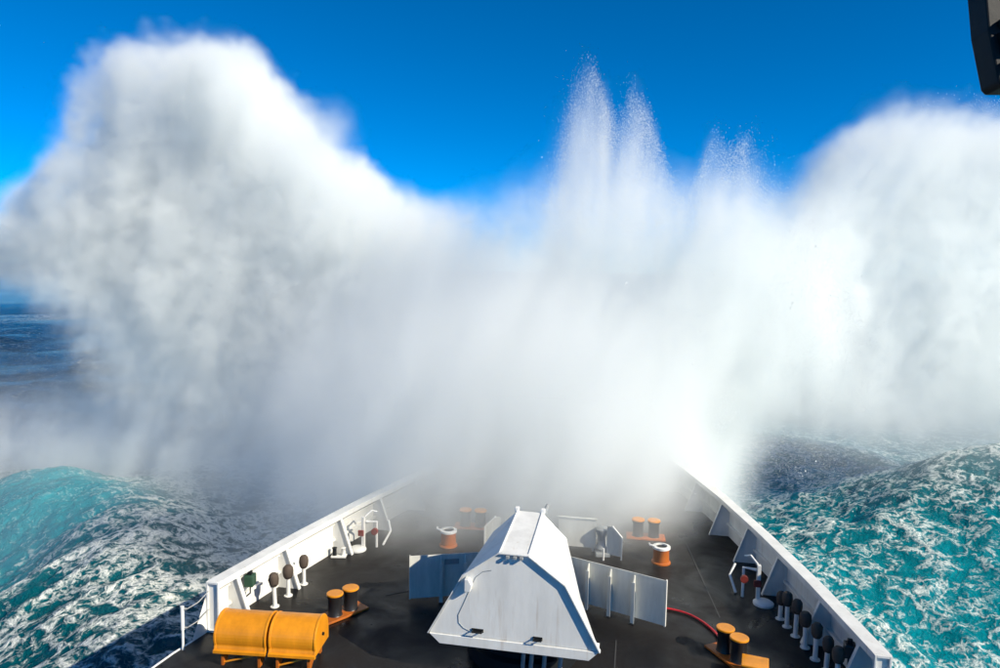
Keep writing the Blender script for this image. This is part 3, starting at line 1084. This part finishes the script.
    bump = add(mul(billow(0.26, 11.0), 1.7), mul(billow(0.9, 37.0), 0.8))
    bump = mul(sub(bump, 0.35), side)
    d_f = sub(4.6, mth('ABSOLUTE', sub(yy, SPRAY_Y)))
    m_in = add(mth('SMOOTH_MIN', sub(top, z), mul(d_f, 1.0), 2.0), bump)
    d_top = smooth(m_in, -0.3, edge)
    d_low = smooth(sub(z, low), -1.5, 3.0)
    soft = gs(yy, SPRAY_Y, 3.8)
    body = mul(mul(d_top, d_low), mad(soft, 0.6, 0.4))
    body = mul(body, add(mad(side, 0.20, 0.46), mul(left, 0.35)))
    body = mul(body, smooth(cloud, 0.25, 0.6, 0.35, 1.0))
    body = mul(body, smooth(veil, 0.34, 0.64, 0.25, 1.5))
    body = mul(body, smooth(grain, 0.3, 0.7, 0.5, 1.4))
    # thinner towards the sea on the port side
    thin = mth('MAXIMUM', smooth(z, -3.0, 8.0, 0.05, 1.0), smooth(x, 9.0, 14.0, 0.0, 0.9))
    body = mul(body, thin)
    # --- jets
    jt = curve(mad(sub(x, rx), 0.25, rx), JET)
    streak_h = mad(streak, 7.0, -3.2)
    d_j = smooth(sub(add(jt, streak_h), rz), 0.0, 5.0)
    jet = mul(mul(d_j, gs(ry, 35.8, 2.2)), smooth(streak, 0.36, 0.66, 0.05, 1.0))
    jet = mul(mul(jet, 0.5), smooth(rz, -1.0, 6.0))
    # --- mist boiling over the bow and drifting aft
    bow = mul(smooth(mad(z, 0.35, y), 18.6, 24.8), smooth(y, 42.0, 34.0))
    bow = mul(bow, smooth(z, 10.0, -1.0))
    bow = mul(bow, smooth(mad(y, -0.30, x), -1.6, -5.2))
    bow = mul(bow, smooth(x, -13.0, -4.0))
    bow = mul(bow, 0.75)
    bow = mul(bow, smooth(veil, 0.32, 0.66, 0.25, 1.3))
    # --- thin drift over the port sea and the middle of the deck
    drift = mul(smooth(y, 15.0, 26.0), smooth(y, 44.0, 36.0))
    drift = mul(drift, smooth(z, 8.0, -1.0))
    drift = mul(drift, smooth(x, 5.0, 0.0))
    drift = mul(drift, smooth(x, -34.0, -22.0))
    drift = mul(drift, smooth(cloud, 0.35, 0.65, 0.1, 1.0))
    drift = mul(drift, 0.03)
    # --- low cloud at the far left foot
    foot = mul(mul(gs(x, -33.5, 6.0), gs(y, 38.0, 2.6)), gs(z, -3.6, 2.2))
    foot = mul(mul(foot, 0.5), smooth(veil, 0.38, 0.64, 0.1, 1.5))
    foot2 = mul(mul(gs(x, -22.0, 6.0), gs(y, 37.0, 3.0)), gs(z, -4.0, 2.0))
    foot2 = mul(mul(foot2, 0.22), smooth(veil, 0.38, 0.64, 0.1, 1.5))
    # --- soft glare of drops above the starboard water
    rmist = mul(mul(gs(x, 23.0, 8.0), gs(y, 42.0, 4.0)), gs(z, 1.6, 2.8))
    rmist = mul(rmist, 0.11)
    # --- wisps torn off the sloping crest
    for wx, wy, wz, ws in ((-18.6, 36.0, 18.6, 0.55), (-14.6, 36.0, 15.6, 0.6), (-20.0, 36.0, 19.6, 0.5)):
        wsp = mul(mul(gs(x, wx, ws), gs(y, wy, 0.9)), gs(z, wz, ws * 1.1))
        foot2 = mad(wsp, 0.5, foot2)
    tot = add(add(add(body, jet), add(bow, drift)), add(add(foot, foot2), rmist))
    # fade inside the box so that no face of it cuts the spray
    tot = mul(tot, mul(smooth(rx, GX0, GX0 + 4), smooth(rx, GX1, GX1 - 1.5)))
    tot = mul(tot, mul(smooth(ry, GY0, GY0 + 2), smooth(ry, GY1, GY1 - 3)))
    tot = mul(tot, smooth(rz, GZ1, GZ1 - 1.5))
    tot = mth('MAXIMUM', sub(tot, 0.0025), 0.0)
    vc = nd.new('GeometryNodeVolumeCube')
    ln.new(tot, vc.inputs['Density'])
    vc.inputs['Min'].default_value = (GX0, GY0, GZ0)
    vc.inputs['Max'].default_value = (GX1, GY1, GZ1)
    vs = 0.26
    vc.inputs['Resolution X'].default_value = int((GX1 - GX0) / vs)
    vc.inputs['Resolution Y'].default_value = int((GY1 - GY0) / (vs * 1.4))
    vc.inputs['Resolution Z'].default_value = int((GZ1 - GZ0) / vs)
    sm = nd.new('GeometryNodeSetMaterial')
    m = bpy.data.materials.new('spray_mist')
    m.use_nodes = True
    t = m.node_tree
    t.nodes.clear()
    pv = t.nodes.new('ShaderNodeVolumePrincipled')
    pv.inputs['Color'].default_value = (0.972, 0.992, 0.988, 1)
    pv.inputs['Density'].default_value = 1.0
    pv.inputs['Anisotropy'].default_value = 0.0
    om = t.nodes.new('ShaderNodeOutputMaterial')
    t.links.new(pv.outputs[0], om.inputs['Volume'])
    sm.inputs['Material'].default_value = m
    ln.new(vc.outputs[0], sm.inputs['Geometry'])
    out = nd.new('NodeGroupOutput')
    ln.new(sm.outputs[0], out.inputs[0])
    me = bpy.data.meshes.new('spray_mist')
    me.materials.append(m)
    o = bpy.data.objects.new('spray_mist', me)
    C.objects.link(o)
    md = o.modifiers.new('spray', 'NODES')
    md.node_group = g
    tag(o, 'huge white burst of sea spray thrown up over the bow', 'spray', kind='stuff')
    return o
build_spray()

# drops flung out of the jets and off the crest of the wall
def build_drops():
    jx, jz = np.array(JET).T
    tx, tz = np.array(TOP).T
    pts, size = [], []
    n = 190000
    x = rng.uniform(-4.5, 13, n)
    h = np.interp(x, jx, jz)
    z = h - np.abs(rng.normal(0, 1, n)) ** 1.2 * 4.0 + rng.normal(0, 0.3, n)
    y = 35.2 + rng.normal(0, 1.0, n)
    k = (z > 2) & (vnoise(x * 1.6 + 30, z * 0.25 + 30, 5) > rng.random(n) * 0.9)
    pts.append(np.stack([x, y, z], -1)[k]); size.append(rng.uniform(0.004, 0.015, k.sum()))
    n = 16000
    x = rng.uniform(-38, 24, n)
    z = np.interp(x, tx, tz) - np.abs(rng.normal(0, 1.0, n)) * 1.5 - 0.6
    y = SPRAY_Y - 2 + rng.normal(0, 2.4, n)
    k = vnoise(x * 0.7 + 60, z * 0.7 + 60, 15) > 0.45 + 0.4 * rng.random(n)
    pts.append(np.stack([x, y, z], -1)[k]); size.append(rng.uniform(0.005, 0.016, k.sum()))
    n = 160000                                   # spatter falling over the bow and off the jets
    x = rng.normal(1.5, 5.5, n); y = rng.normal(29.5, 2.2, n); z = np.abs(rng.normal(0, 6.5, n)) + 0.3
    k = (y > 23.5) & (z < np.interp(x, jx, jz) - 1) & (vnoise((x - 0.3 * z) * 1.5 + 80, z * 0.35 + 80, 25) > 0.35 + 0.4 * rng.random(n))
    pts.append(np.stack([x, y, z], -1)[k]); size.append(0.003 + 0.004 * rng.random(k.sum()) ** -0.25)
    P, S = np.concatenate(pts), np.concatenate(size)
    tet = np.array([(1, 1, 1), (1, -1, -1), (-1, 1, -1), (-1, -1, 1)], float) / math.sqrt(3)
    V = P[:, None, :] + tet[None] * S[:, None, None] * np.array([1, 1, 1.5])
    m = len(P)
    F = (np.arange(m)[:, None, None] * 4 + np.array([(0, 1, 2), (0, 3, 1), (0, 2, 3), (1, 3, 2)])[None]).reshape(-1, 3)
    me = bpy.data.meshes.new('spray_drops')
    me.vertices.add(m * 4)
    me.vertices.foreach_set('co', V.astype(np.float32).ravel())
    me.loops.add(len(F) * 3)
    me.loops.foreach_set('vertex_index', F.astype(np.int32).ravel())
    me.polygons.add(len(F))
    me.polygons.foreach_set('loop_start', np.arange(len(F), dtype=np.int32) * 3)
    me.update()
    mt, t, b = newmat('drop_water')
    b.inputs['Base Color'].default_value = (0.9, 0.92, 0.93, 1)
    b.inputs['Roughness'].default_value = 0.25
    b.inputs['Subsurface Weight'].default_value = 0.0
    me.materials.append(mt)
    o = bpy.data.objects.new('spray_drops', me)
    C.objects.link(o)
    tag(o, 'glittering water drops flung out of the spray jets above the bow', 'drops', kind='stuff')
build_drops()
